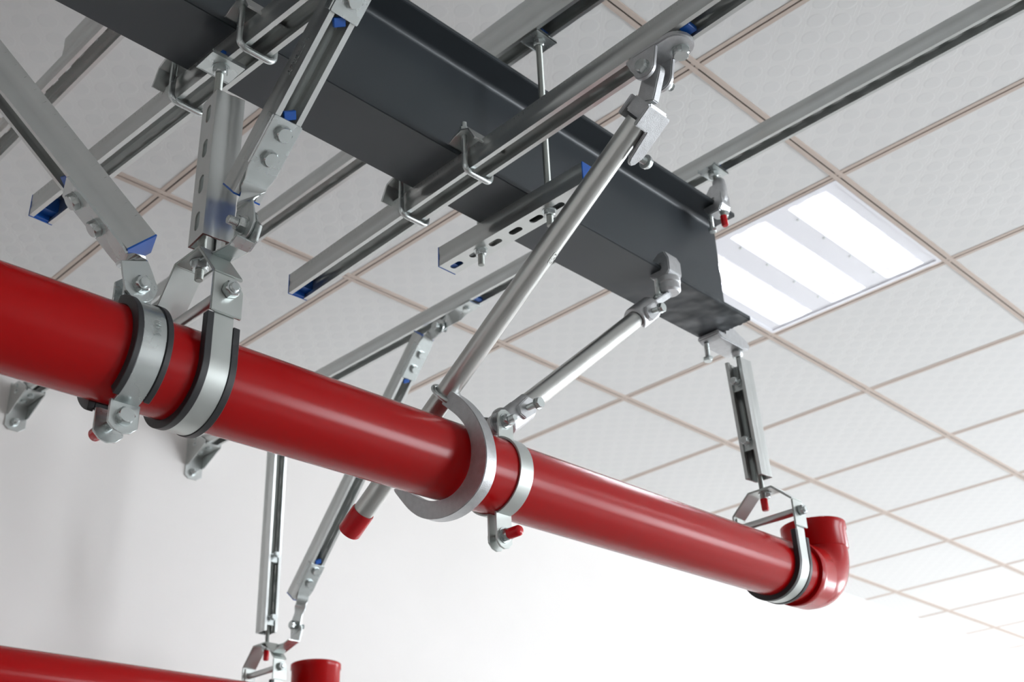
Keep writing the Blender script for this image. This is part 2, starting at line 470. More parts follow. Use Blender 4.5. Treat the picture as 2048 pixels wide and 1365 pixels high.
for k, (i, j) in enumerate(LIGHT_CELLS[1:4]): fixture(i, j, 'three-tube recessed ceiling light out of view ' + names[k])

# ------------------------------------------------------------------ strut channel
U = .040
def channel(label, A, L, O, S, length, u=U, slots=None, caps=(0, 0), rust=(0, 0), name='strut_channel', slot_step=.05, marks=None, group=None, loc=None, material=None):
    """A = back corner on the S=0 side, L along, O towards the open side, S across"""
    A, L, O, S = V(A), V(L).normalized(), V(O).normalized(), V(S).normalized()
    gm = material or GALV
    t = thing(name, label, 'channel', loc or (A + L * length / 2 + (O + S) * u / 2), group)
    th = .0024; lw = .0074; ld = .0065
    P = lambda o, s, l=0: A + O * o + S * s + L * l
    # section without the back: two sides with a shallow bead, turned-in lips
    def side(s0, sg):
        b = .0007 * sg
        out = [(0, 0), (.012, 0), (.0135, b), (.0245, b), (.026, 0), (u, 0), (u, lw * sg), (u - ld, lw * sg), (u - ld, (lw - th) * sg), (u - th, (lw - th) * sg), (u - th, th * sg), (.026, th * sg), (.0245, th * sg + b), (.0135, th * sg + b), (.012, th * sg), (0, th * sg)]
        return [(o, s0 + q) for o, q in out]
    m = MB()
    for s0, sg in ((0, 1), (u, -1)):
        m.prism([P(o, s) for o, s in side(s0, sg)], L * length)
    # back plate with slots
    n = max(1, int(round(length / slot_step))) if slots else 1
    seg = length / n
    a = th; wb = u - 2 * th
    for k in range(n):
        c = (k + .5) * seg
        if not slots:
            m.prism([P(0, th), P(0, u - th), P(th, u - th), P(th, th)], L * length); break
        hr, hl = .0065, .0075
        hole = []
        for q in range(16):
            an = 2 * PI * (q + .5) / 16
            x, y = hr * math.cos(an), hr * math.sin(an)
            x += hl if x > 0 else -hl
            hole.append((x, y))
        outer = []
        for x, y in hole:
            ang = math.atan2(y, x); cx, cy = math.cos(ang), math.sin(ang)
            kx = (seg / 2) / abs(cx) if abs(cx) > 1e-6 else 1e9; ky = (wb / 2) / abs(cy) if abs(cy) > 1e-6 else 1e9
            kk = min(kx, ky); outer.append((cx * kk, cy * kk))
        # add the rectangle corners by snapping the nearest samples
        for (X, Y) in ((seg / 2, wb / 2), (-seg / 2, wb / 2), (-seg / 2, -wb / 2), (seg / 2, -wb / 2)):
            best = min(range(16), key=lambda i: (outer[i][0] - X) ** 2 + (outer[i][1] - Y) ** 2)
            outer[best] = (X, Y)
        vs = []
        for o_ in (0, a):
            vs += [P(o_, u / 2 + y, c + x) for x, y in hole] + [P(o_, u / 2 + y, c + x) for x, y in outer]
        fs = []
        for q in range(16):
            r_ = (q + 1) % 16
            fs += [(q, r_, 16 + r_, 16 + q), (32 + q, 48 + q, 48 + r_, 32 + r_), (q, 32 + q, 32 + r_, r_)]
        m.add(vs, fs)
    m.build('rail', gm, t, 40)
    for e, (cap, ru) in enumerate(zip(caps, rust)):
        l0 = 0 if e == 0 else length; d = -1 if e == 0 else 1
        if cap:
            m = MB()
            m.prism([P(-.0003, -.0003, l0), P(-.0003, u + .0003, l0), P(u + .0003, u + .0003, l0), P(u + .0003, -.0003, l0)], L * d * .0022)
            m.prism([P(th + .0003, th + .001, l0), P(th + .0003, u - th - .001, l0), P(u - .010, u - th - .001, l0), P(u - .010, th + .001, l0)], L * -d * .022)
            m.prism([P(u - .010, lw + .001, l0), P(u - .010, u - lw - .001, l0), P(u - .001, u - lw - .001, l0), P(u - .001, lw + .001, l0)], L * -d * .005)
            m.build('end_cap', BLUE, t, 0)
        if ru:
            m = MB(); q = .0003 * d
            for s0, sg in ((0, 1), (u, -1)):
                m.prism([P(o, s, l0) for o, s in side(s0, sg)], L * q)
            m.prism([P(0, th, l0), P(0, u - th, l0), P(th, u - th, l0), P(th, th, l0)], L * q)
            m.build('painted_edge', RUST, t, 0)
    if marks:
        s_side, step, l0, l1 = marks
        m = MB(); k = 0; l = l0
        nn = S * (-1 if s_side == 0 else 1); sb = 0 if s_side == 0 else u
        while l < l1:
            ln = .006 if k % 5 == 0 else .0032
            m.box(P(.0035 + ln / 2, sb, l), L * .00022, O * ln / 2, nn * .0002); l += step; k += 1
        tag(m.build('scale_marks', ZINC, t, 0), kind='stuff')
    return t, P, th

def rod(label, p, q, r=.0056, name='threaded_rod', group=None, cap=None, nuts=()):
    p, q = V(p), V(q); d = (q - p); ln = d.length; d.normalize()
    t = thing(name, label, 'rod', p, group)
    m = MB(); n = int(ln / .00175); prof = [(r * .6, 0)]
    for i in range(n): prof += [(r * .9, ln * i / n), (r, ln * (i + .5) / n)]
    prof += [(r * .7, ln)]
    m.lathe(prof, p, d, 16); m.build('shank', RODM, t, 60)
    if cap:
        c = p if cap < 0 else q; dd = -d if cap < 0 else d
        m = MB(); m.lathe([(r + .0016, -.014), (r + .0019, -.013), (r + .0017, .008), (r + .0006, .0105), (0, .0115)], c, dd, 20); m.build('red_tip', REDCAP, t, 50)
    for (pos, ax) in nuts: nut(t, pos, ax, tip=0)
    return t

def text_mesh(txt, size, depth, mat_, parent, origin, X, Y, name='lettering'):
    """raised letters: X reading direction, Y letter height"""
    cu = bpy.data.curves.new('txt', 'FONT'); cu.body = txt; cu.size = size; cu.extrude = depth; cu.align_x = 'CENTER'; cu.align_y = 'CENTER'; cu.resolution_u = 2
    ob = bpy.data.objects.new('txt', cu); C.objects.link(ob)
    dg = bpy.context.evaluated_depsgraph_get(); me = bpy.data.meshes.new_from_object(ob.evaluated_get(dg))
    bpy.data.objects.remove(ob); bpy.data.curves.remove(cu)
    X, Y = V(X).normalized(), V(Y).normalized(); Z = X.cross(Y)
    me.transform(Matrix((X, Y, Z)).transposed().to_4x4())
    me.materials.clear(); me.materials.append(mat_)
    o = bpy.data.objects.new(name, me); C.objects.link(o); PARENT_LOC[o.name] = V(origin)
    o.parent = parent; o.location = V(origin) - PARENT_LOC[parent.name]
    return o

# ------------------------------------------------------------------ the steel beam
ZB = 2.70; BX = -1.10; BY0, BY1, BYC = .016, .133, .0745; BH = .262; FT = .010
t = thing('steel_beam', 'dark grey painted steel I-beam crossing under the ceiling', 'beam', (-2.2, BYC, ZB))
m = MB(); fr = .011
sec = [(BY0, ZB), (BY1, ZB), (BY1, ZB + FT), (BYC + .0035 + fr, ZB + FT)]
for a in range(1, 6): an = PI / 2 * a / 6; sec.append((BYC + .0035 + fr - fr * math.sin(an), ZB + FT + fr - fr * math.cos(an)))
sec += [(BYC + .0035, ZB + FT + fr), (BYC + .0035, ZB + BH - FT - fr)]
for a in range(1, 6): an = PI / 2 * a / 6; sec.append((BYC + .0035 + fr - fr * math.cos(an), ZB + BH - FT - fr + fr * math.sin(an)))
sec += [(BYC + .0035 + fr, ZB + BH - FT), (BY1, ZB + BH - FT), (BY1, ZB + BH)]
full = sec + [(2 * BYC - y, z) for y, z in sec[::-1]]
m.prism([(-3.6, y, z) for y, z in full], (BX + 3.6, 0, 0))
m.build('section', BEAM, t, 30, .0012, 2)
m = MB()   # torch-cut ragged end: small drips on the cut edge of the lower flange
for k in range(11):
    y = BY0 + .006 + k * .0105
    m.lathe([(0, -.003), (.0032 + .001 * (k % 3), -.001), (.003, .002), (0, .004)], (BX + .0006, y, ZB + .004), (.2, random.uniform(-.5, .5), 1), 8)
tag(m.build('cut_burr', BEAM, t, 60), kind='stuff')

# ------------------------------------------------------------------ upper channels hung near the ceiling, fixed to the back wall
ZW = 3.03
ylow = -1.35
Y_W = 1.985
tW0, PW0, _ = channel('grey strut channel crossing behind the top left of the frame, nearest the left wall', (-2.315, Y_W, ZW + U), (0, -1, 0), (0, 0, -1), (1, 0, 0), Y_W - ylow, slots=True, name='strut_channel', slot_step=.05)
tW1, PW1, _ = channel('long strut channel carrying the trapeze rods over the middle of the beam', (-1.762, Y_W, ZW + U), (0, -1, 0), (0, 0, -1), (1, 0, 0), Y_W - ylow, slots=True)
tW2, PW2, _ = channel('long strut channel passing over the free end of the beam', (-1.190, Y_W, ZW + U), (0, -1, 0), (0, 0, -1), (1, 0, 0), Y_W - ylow, slots=True)
ys = at(125, 75, 2, ZW + 2 * U).y
channel('extra channel stacked on top of the leftmost upper channel', (-2.315, ys, ZW + U + .0002), (0, -1, 0), (0, 0, 1), (1, 0, 0), ys - ylow, slots=True)
ys1 = at(948, 82, 2, ZW + 2 * U).y
channel('short extra channel laid on top of the middle upper channel', (-1.762, ys1, ZW + U + .0002), (0, -1, 0), (0, 0, 1), (1, 0, 0), ys1 - ylow, slots=True)

# ------------------------------------------------------------------ channels clamped under the beam
def under(label, A, d, length, marks=None, **k):
    d = V(d).normalized()
    return channel(label, A, d, (0, 0, -1), d.cross(V((0, 0, 1))) * -1 if d.cross(V((0, 0, 1))).x < 0 else d.cross(V((0, 0, 1))), length, marks=marks, **k)
CHA_A = V((-2.350, .563, ZB)); CHA_D = V((.045, -1, 0)).normalized()
CH1_A = V((-1.894, .488, ZB)); CH1_D = V((-.034, -1, 0)).normalized()
tA, PA, _ = under('strut channel with blue end clamped under the beam above the slotted hanger', CHA_A, CHA_D, 1.25, marks=(0, .01, .02, .5), slots=True, caps=(1, 1))
t1, P1, _ = under('blue-ended strut channel clamped under the middle of the beam, holding the tall tube brace', CH1_A, CH1_D, 1.30, marks=(0, .01, .02, 1.1), slots=True, caps=(1, 1))
# trapeze bar
yT0, yT1 = .237, -.104
tT, PT, _ = channel('short trapeze channel, slotted back down, pressed up under the beam', (-1.752, yT0, ZB - U), (0, -1, 0), (0, 0, 1), (1, 0, 0), yT0 - yT1, slots=True, caps=(1, 1), slot_step=.0485)

def square_washer(m, c, hx, hy, lip=.004, th=.003):
    c = V(c); m.box(c, (hx, 0, 0), (0, hy, 0), (0, 0, th / 2))
    for s in (-1, 1): m.box(c + V((0, s * (hy - .0012), lip / 2)), (hx, 0, 0), (0, .0012, 0), (0, 0, lip / 2 + th / 2))
def washer_plate(x, y, z, label, group=None, lipaxis='x'):
    """square channel washer pressed on the lips of a channel; z = underside of the channel"""
    t = thing('channel_washer', label, 'washer', (x, y, z - .003), group)
    m = MB(); square_washer(m, (x, y, z - .0018), .026, .021); m.build('plate', ZINC, t, 0, .0005, 1)
    nut(t, (x, y, z - .0034), (0, 0, -1), tip=0, h=.011)
    m = MB(); m.abox((x - .009, y - .017, z + .0085), (x + .009, y + .017, z + .0145)); m.build('channel_nut', BLUE, t, 0, .001, 1)
    return t
# trapeze rods with washers
for k, (yy, lb) in enumerate(((-.013, 'in front of the beam web'), (.150, 'hidden behind the beam'))):
    x = -1.733
    rod('threaded rod from the middle upper channel, ' + lb, (x, yy, ZB - U - .030), (x, yy, ZW + .022), r=.0058)
    washer_plate(x, yy, ZW, 'square washer plate with nut under the middle upper channel, ' + ('before' if k == 0 else 'behind') + ' the beam')
    t = thing('rod_nut', 'hex nut and washer under the trapeze channel, ' + ('nearer the leaning tube' if k == 0 else 'near its blue-capped end'), 'nut', (x, yy, ZB - U))
    nut(t, (x, yy, ZB - U), (0, 0, -1), h=.011, tip=0)
# rod from W2 to the upper flange clamp
RX2, RY2 = at(1427, 352, 2, ZW - .01).x, at(1427, 352, 2, ZW - .01).y
washer_plate(RX2, RY2, ZW, 'square washer plate under the upper channel over the beam end')

# ------------------------------------------------------------------ window clamps: U-bolt and saddle plate
def window_clamp(P, l, yside, label):
    """P = channel frame, l = distance along it of the U-bolt, plate over the flange edge"""
    c = P(U / 2, U / 2, l); r = .0047; dx = U / 2 + r + .0035
    t = thing('window_clamp', label, 'clamp', c, 'U-bolt clamps on the beam flange')
    zb = ZB - U - r - .0008
    pts = [c + V((-dx, 0, ZB + .046 - c.z)), c + V((-dx, 0, zb + .012 - c.z))]
    for a in range(1, 6): an = PI / 2 * a / 6; pts.append(V((c.x - dx + .012 - .012 * math.cos(an), c.y, zb + .012 - .012 * math.sin(an))))
    pts.append(V((c.x - dx + .012, c.y, zb)))
    pts2 = [V((2 * c.x - p.x, p.y, p.z)) for p in pts[::-1]]
    m = MB(); m.tube(pts + pts2, r, 14); m.build('u_bolt', ZINC, t, 60)
    # saddle plate: rests on the flange, arches and turns down outside
    s = yside; hw_ = dx + .012
    path = [V((c.x, c.y - s * .030, ZB + FT + .0012)), V((c.x, c.y - s * .012, ZB + FT + .0105)), V((c.x, c.y + s * .006, ZB + FT + .0145)), V((c.x, c.y + s * .022, ZB + FT + .009)), V((c.x, c.y + s * .036, ZB - .008)), V((c.x, c.y + s * .040, ZB + .0005 - .004))]
    m = MB(); m.sheet(path[:5], (2 * hw_, 0, 0), .0035, 1); m.build('saddle_plate', GALV, t, 35, .0006, 1)
    for sx in (-1, 1):
        nut(t, (c.x + sx * dx, c.y, ZB + FT + .018), (0, 0, 1), af=.014, h=.008, tip=0, spin=.2)
lA = lambda y: (CHA_A.y - y); l1 = lambda y: (CH1_A.y - y)
window_clamp(PA, lA(-.006), -1, 'U-bolt clamp near the top edge where the left lower channel meets the near flange')
window_clamp(PA, lA(.152), 1, 'U-bolt clamp where the left lower channel meets the far flange, beside the slotted hanger')
window_clamp(P1, l1(-.006), -1, 'U-bolt clamp on the near flange over the middle lower channel')
window_clamp(P1, l1(.152), 1, 'U-bolt clamp on the far flange over the middle lower channel')

# ------------------------------------------------------------------ the red pipes
PR = .057
PDIR = V((1, .0339, .0309)).normalized()
def PP(x): return V((x, .0655 + .0339 * (x + 2), 2.192 + .0309 * (x + 2)))
def red_pipe(p0, p1, label, ebend, up, r, hs=.058, sc=1.0):
    p0, p1 = V(p0), V(p1); d = (p1 - p0).normalized()
    t = thing('fire_pipe', label, 'pipe', p1)
    m = MB(); m.lathe([(r - .004, 0), (r, 0), (r, (p1 - p0).length), (r - .004, (p1 - p0).length)], p0, d, 96, cap=False)
    m.build('pipe', RED, t, 60)
    # elbow: socket collar, quarter bend, vertical socket
    up = V(up); up = (up - d * up.dot(d)).normalized()
    R_ = r * 1.08; rb = ebend
    m = MB()
    cl = .052 * sc
    m.lathe([(r - .001, -.004), (r + .0065, -.004), (r + .0072, -.002), (r + .0072, cl * .45), (r + .0066, cl * .46), (r + .0066, cl), (r + .004, cl + .004)], p1, d, 96, cap=False)
    m.build('socket_collar', RED, t, 50)
    m = MB(); path = []
    c0 = p1 + d * (cl - .002); n = 18
    for k in range(n + 1):
        a = PI / 2 * k / n
        path.append(c0 + d * rb * math.sin(a) + up * rb * (1 - math.cos(a)))
    m.tube([c0 - d * .004] + path + [path[-1] + up * .004], r + .0045, 72, cap=False); m.build('bend', RED, t, 60)
    e = path[-1] + up * .002
    m = MB()
    m.lathe([(r + .004, 0), (r + .0075, .003), (r + .0075, hs - .018), (r + .0100, hs - .015), (r + .0100, hs - .002), (r + .0075, hs), (r + .002, hs), (r + .002, hs - .038)], e, up, 96, cap=False)
    m.build('open_socket', RED, t, 50)
    m = MB()
    m.lathe([(0, hs - .038), (r + .002, hs - .038)], e, up, 48, cap=False); m.build('socket_floor', RUBBER, t, 0)
    return t
red_pipe(PP(-4.6), PP(-.935), 'large red pipe crossing the whole picture in front', .060, (0, 0, 1), PR)
P2Y = 1.53
def P2(x): return V((x, P2Y, 2.170 + .006 * (x + 2)))
red_pipe(P2(-4.6), P2(-1.135), 'second red pipe low at the left, running nearer the back wall', .060, (0, 0, 1), PR, .068)

# ------------------------------------------------------------------ clevis hangers (rubber-lined U strap, yoke, cross bolt)
def clevis(x, cen, r, label, zbolt, ztop, group=None, lug=None, redtip=False):
    yc, zc = cen.y, cen.z
    t = thing('clevis_hanger', label, 'pipe hanger', (x, yc, zc + zbolt), group)
    ri = r + .0065; th = .003; W = .027; gap = .0
    # strap
    m = MB(); path = [V((x, yc - ri, zc + zbolt + .018))]
    path += [V((x, yc - ri * math.cos(a), zc - ri * math.sin(a))) for a in [PI * k / 36 for k in range(37)]]
    path += [V((x, yc + ri, zc + zbolt + .018))]
    m.sheet(path, (W, 0, 0), th, -1); m.build('strap', CLAMP_STEEL, t, 40, .0006, 1)
    # rubber liner with proud edges, stopping below the bolt
    m = MB(); h = .0135; e = .0225; zt = zc + .052
    for s in (-1, 1):
        p2 = [V((x + s * (h + e) / 2, yc - ri, zt + (.004 if s < 0 else -.006)))]
        p2 += [V((x + s * (h + e) / 2, yc - ri * math.cos(a), zc - ri * math.sin(a))) for a in [PI * k / 40 for k in range(41)]]
        p2 += [V((x + s * (h + e) / 2, yc + ri, zt))]
        # edge bead: from the pipe surface to slightly above the steel
        path3 = []
        for q in p2:
            d = V((0, q.y - yc, q.z - zc)) if q.z < zc else V((0, q.y - yc, 0))
            path3.append(q - d.normalized() * .0062)
        m.sheet(path3, (e - h, 0, 0), .0105, -1)
    path = [V((x, yc - (r + .0005) * math.cos(a), zc - (r + .0005) * math.sin(a))) for a in [PI * k / 40 for k in range(41)]]
    m.sheet(path, (2 * h + .002, 0, 0), .006, -1)
    m.build('rubber_liner', RUBBER, t, 40, .0006, 1)
    # yoke
    yo = ri + th + .0003
    zb = zc + zbolt; zt = zc + ztop; yk = .040
    m = MB()
    path = [V((x, yc - yo, zb - .030)), V((x, yc - yo, zb + .020)), V((x, yc - .026, zt)), V((x, yc + .026, zt)), V((x, yc + yo, zb + .020)), V((x, yc + yo, zb - .030))]
    # near ear is wider, clipped at its upper corner
    m.sheet(path[1:], (yk, 0, 0), .004, 1)
    m.prism([(x - .021, yc - yo, zb - .032), (x + .021, yc - yo, zb - .032), (x + .021, yc - yo, zb + .004), (x + .010, yc - yo, zb + .0195), (x - .021, yc - yo, zb + .0195)], (0, -.004, 0))
    m.build('yoke', CLAMP_STEEL, t, 30, .0009, 2)
    # cross bolt, spacer sleeve, nuts
    m = MB(); m.lathe([(.0045, 0), (.0078, 0), (.0078, 2 * ri - .001), (.0045, 2 * ri - .001)], (x, yc - ri + .0005, zb), (0, 1, 0), 24); m.build('spacer_sleeve', GALV, t, 50)
    nut(t, (x + .001, yc - yo - .004, zb), (0, -1, 0), af=.019, h=.011, tip=.003, washer=False)
    bolt(t, (x + .001, yc + yo + .004, zb), (0, 1, 0), af=.019, h=.008, shank=0)
    # rod nuts at the yoke top
    nut(t, (x, yc, zt - .0005), (0, 0, -1), af=.019, h=.011, tip=0, name='flange_nut')
    if lug:
        lug(t)
    return t, zt, zb

def lug_plate(lx, pivot, base, m_t, parent, k=1.0):
    """flat lug standing in the y-z plane, welded to the yoke shoulder; pivot hole at pivot"""
    p = V(pivot); b = V(base)
    d = (p - b); d.x = 0; ln = d.length; d.normalize(); n = V((0, -d.z, d.y))
    r = .0205 * k
    pts = [b - n * .026 * k - d * .0, b + n * .024 * k - d * .006]
    for a in range(0, 13):
        an = PI * a / 12
        pts.append(p + n * r * math.cos(an) + d * r * math.sin(an))
    pts = [V((lx - .002, q.y, q.z)) for q in pts]
    m = MB(); m.prism(pts, (.004, 0, 0)); m.build('brace_lug', ZINC, parent, 30, .0007, 2)

C2X = -2.323; c2 = PP(C2X)
piv2 = at(490, 453, 0, -2.3055)
t_c2, zt2, zb2 = clevis(C2X, c2, PR, 'clevis hanger with black rubber liner below the slotted hanger channel', .089, .161)
m = MB()
q0 = V((C2X, c2.y - PR - .0125, zb2 + .026)); q1 = V((C2X, c2.y - .028, zt2 + .001))
LX = -2.3035
lp = [V((LX, c2.y - .008, 2.341)), V((LX, -.020, 2.333)), V((LX, -.036, 2.341)), V((LX, piv2.y - .030, piv2.z - .012))]
for a in range(0, 11):
    an = PI * a / 10
    lp.append(V((LX, piv2.y - .0215 * math.cos(an) , piv2.z + .0215 * math.sin(an))))
lp.append(V((LX, c2.y - .030, 2.362)))
m.prism(lp, (.004, 0, 0)); m.build('brace_lug', ZINC, t_c2, 30, .0007, 2)
m = MB()
m.sheet([V((LX - .013, c2.y - .008, 2.3425)), V((LX - .013, -.020, 2.334)), V((LX - .013, -.034, 2.340))], (.027, 0, 0), .0035, 1)
m.build('lug_flange', ZINC, t_c2, 30, .0007, 2)

# hanger rod and its slotted channel
rod('threaded rod running inside the slotted hanger channel down to the clevis', (C2X, c2.y, zt2 - .026), (C2X, c2.y, ZB - U + .02), r=.0056)
washer_plate(C2X, c2.y - .001, ZB - U, 'square washer plate with flange nut above the slotted hanger channel')
ang = math.radians(-6)
Sx = V((math.cos(ang), math.sin(ang), 0)); Sy = V((-math.sin(ang), math.cos(ang), 0))
H1c = V((-2.334, .037, 2.374))
channel('upright slotted hanger channel with dark red cut end, around its rod', H1c, (0, 0, 1), Sx, Sy, .230, u=.0410, slots=True, rust=(1, 1), slot_step=.0512)

# end hanger
C4X = -1.006; c4 = PP(C4X)
t_c4, zt4, zb4 = clevis(C4X, c4, PR, 'clevis hanger with rubber liner beside the red elbow', .096, .152)
rod('threaded rod with red tip inside the end hanger channel', (-1.0125, c4.y, zt4 - .028), (-1.0335, c4.y, ZB + .004), r=.0054, cap=-1)
H4L = V((-.066, 0, 1)).normalized(); H4O = V((-1, 0, -.066)).normalized()
t_h4, PH4, _ = channel('upright hanger channel at the beam end, open side showing its two bolts', (-1.004, c4.y - .0215, zt4 + .028), H4L, H4O, (0, 1, 0), .255, u=.0385, rust=(1, 0))
def stiffener_clips(t, P, L, O, S, u, ls):
    for l in ls:
        c = P(u - .002, u / 2, l)
        bolt(t, c + O * .010, O, af=.014, h=.006, shank=.022, name='clip_bolt', spin=.5)
        m = MB(); m.box(c - O * .004 - L * .009, S * (u / 2 - .004), L * .009, O * .0016); m.box(c - O * .010, S * (u / 2 - .012), L * .006, O * .008); m.build('rod_clip', ZINC, t, 0, .0006, 1)
stiffener_clips(t_h4, PH4, H4L, H4O, V((0, 1, 0)), .0385, (.075, .205))

# second pipe's hanger
C5X = -1.190; c5 = P2(C5X)
piv5 = at(591, 1252, 0, C5X + .010)
t_c5, zt5, zb5 = clevis(C5X, c5, PR, 'clevis hanger on the lower left red pipe beside its open elbow', .089, .155)
m = MB()
LX5 = C5X + .010; dz5 = piv5.z - piv2.z; dy5 = piv5.y - piv2.y
lp = [V((LX5, c5.y - .008, zt5 - .002)), V((LX5, c5.y - PR - .010, zb5 + .036)), V((LX5, piv5.y - .018, piv5.z - .044)), V((LX5, piv5.y - .027, piv5.z - .018))]
for a in range(0, 11):
    an = PI * a / 10
    lp.append(V((LX5, piv5.y - .0215 * math.cos(an), piv5.z + .0215 * math.sin(an))))
lp.append(V((LX5, piv5.y + .020, piv5.z - .034)))
m.prism(lp, (.004, 0, 0)); m.build('brace_lug', ZINC, t_c5, 30, .0007, 2)
m = MB()
m.sheet([V((LX5 - .016, c5.y - .010, zt5)), V((LX5 - .016, c5.y - PR - .010, zb5 + .038)), V((LX5 - .016, piv5.y - .018, piv5.z - .042))], (.032, 0, 0), .0035, 1)
m.build('lug_flange', ZINC, t_c5, 30, .0007, 2)
rod('threaded rod with red tip inside the far hanger channel over the lower left pipe', (C5X + .004, c5.y, zt5 - .026), (C5X + .004, c5.y, ZW + .02), r=.0054, cap=-1)
washer_plate(C5X + .012, c5.y, ZW, 'square washer plate hidden behind the big red pipe above the far hanger channel')
t_h3, PH3, _ = channel('tall upright hanger channel over the lower left red pipe, open side forward', (C5X - .020, c5.y + .020, zt5 + .035), (0, 0, 1), (0, -1, 0), (1, 0, 0), 2.985 - zt5 - .035, slots=True)
stiffener_clips(t_h3, PH3, V((0, 0, 1)), V((0, -1, 0)), V((1, 0, 0)), U, (.035, .205))

# ------------------------------------------------------------------ split clamps
def split_clamp(x, cen, r, label, liner, gt, gb, ztop, zbot, wband, wear, nearnut, mat_, redlen=.022, tophead=True):
    yc, zc = cen.y, cen.z
    t = thing('pipe_clamp', label, 'pipe clamp', (x, yc, zc))
    ri = r + (.0062 if liner else .0006); th = .0035
    for s in (-1, 1):
        m = MB(); a0 = math.acos(min(.99, gt / ri)); a1 = math.acos(min(.99, gb / ri))
        path = []
        n = 34
        for k in range(n + 1):
            a = a0 - (a0 + a1) * k / n
            path.append(V((x, yc + s * ri * math.cos(a), zc + ri * math.sin(a))))
        m.sheet(path, (wband, 0, 0), th, s)
        # ears
        for (g, z0, z1, sg) in ((gt, zc + ri * math.sin(a0) + .0005, zc + ztop, 1), (gb, zc - ri * math.sin(a1) - .0005, zc - zbot, -1)):
            hw_ = wear / 2; y = yc + s * g
            pts = [(x - hw_, y, z0), (x + hw_, y, z0), (x + hw_, y, z1 - sg * .010), (x + hw_ * .55, y, z1 - sg * .0025), (x, y, z1), (x - hw_ * .55, y, z1 - sg * .0025), (x - hw_, y, z1 - sg * .010)]
            m.prism(pts, (0, s * th, 0))
        m.build('half_band', mat_, t, 40, .0006, 1)
        if liner:
            m = MB()
            for q in (-1, 1):
                prof = [(r + .0002, q * (wband / 2 + .0003)), (r + .0115, q * (wband / 2 + .0003)), (r + .0115, q * (wband / 2 + .0075)), (r + .0002, q * (wband / 2 + .0085))]
                aa0 = math.acos(min(.99, (gt + .004) / ri)); aa1 = math.acos(min(.99, (gb + .012) / ri))
                m.band(prof, (x, yc, zc), (1, 0, 0), (0, s, 0), -aa1 if s > 0 else -aa0, aa0 if s > 0 else aa1, 40)
            prof = [(r + .0002, -wband / 2), (r + .006, -wband / 2), (r + .006, wband / 2), (r + .0002, wband / 2)]
            m.band(prof, (x, yc, zc), (1, 0, 0), (0, s, 0), -aa1 if s > 0 else -aa0, aa0 if s > 0 else aa1, 40)
            m.build('rubber_liner', RUBBER, t, 40, .0006, 1)
    zt, zb = zc + ztop - .020, zc - zbot + .020
    for (z, g, top) in ((zt, gt, True), (zb, gb, False)):
        yn, yf = yc - g - th, yc + g + th
        m = MB(); m.lathe([(.0055, 0), (.0055, yf - yn)], (x, yn, z), (0, 1, 0), 16); m.build('bolt_shank', ZINC, t, 50)
        if top and not tophead: pass
        elif nearnut:
            nut(t, (x, yn, z), (0, -1, 0), af=.018, h=.010, tip=.010)
            bolt(t, (x, yf, z), (0, 1, 0), af=.018, shank=0)
        else:
            bolt(t, (x, yn, z), (0, -1, 0), af=.018, h=.008, shank=0, spin=.1)
            nut(t, (x, yf, z), (0, 1, 0), af=.018, h=.010, tip=.006)
        if not top:
            s = -1 if nearnut else 1
            m = MB(); m.lathe([(.0080, 0), (.0083, .002), (.0080, redlen - .004), (.006, redlen - .001), (0, redlen)], (x, (yn if s < 0 else yf) + s * .009, z), (0, s, 0), 24)
            m.build('red_tip', REDCAP, t, 50)
    return t, zt, zb
C1X = -2.408; c1 = PP(C1X)
t_c1, zt1, zb1 = split_clamp(C1X, c1, PR, 'black-lined pipe clamp left of the clevis hanger, holding the left brace', True, .010, .014, .108, .100, .029, .036, False, ZINC, .024, False)
text_mesh('MYX', .010, .0003, ZINC, t_c1, (C1X + .002, c1.y - PR - .0102, c1.z + .012), (0, -.16, -1), (1, 0, 0))
C3X = -1.789; c3 = PP(C3X)
t_c3, zt3, zb3 = split_clamp(C3X, c3, PR, 'plain steel pipe clamp right of the cast hook, holding the shorter tube', False, .017, .006, .105, .112, .027, .032, True, CLAMP_STEEL, .024)

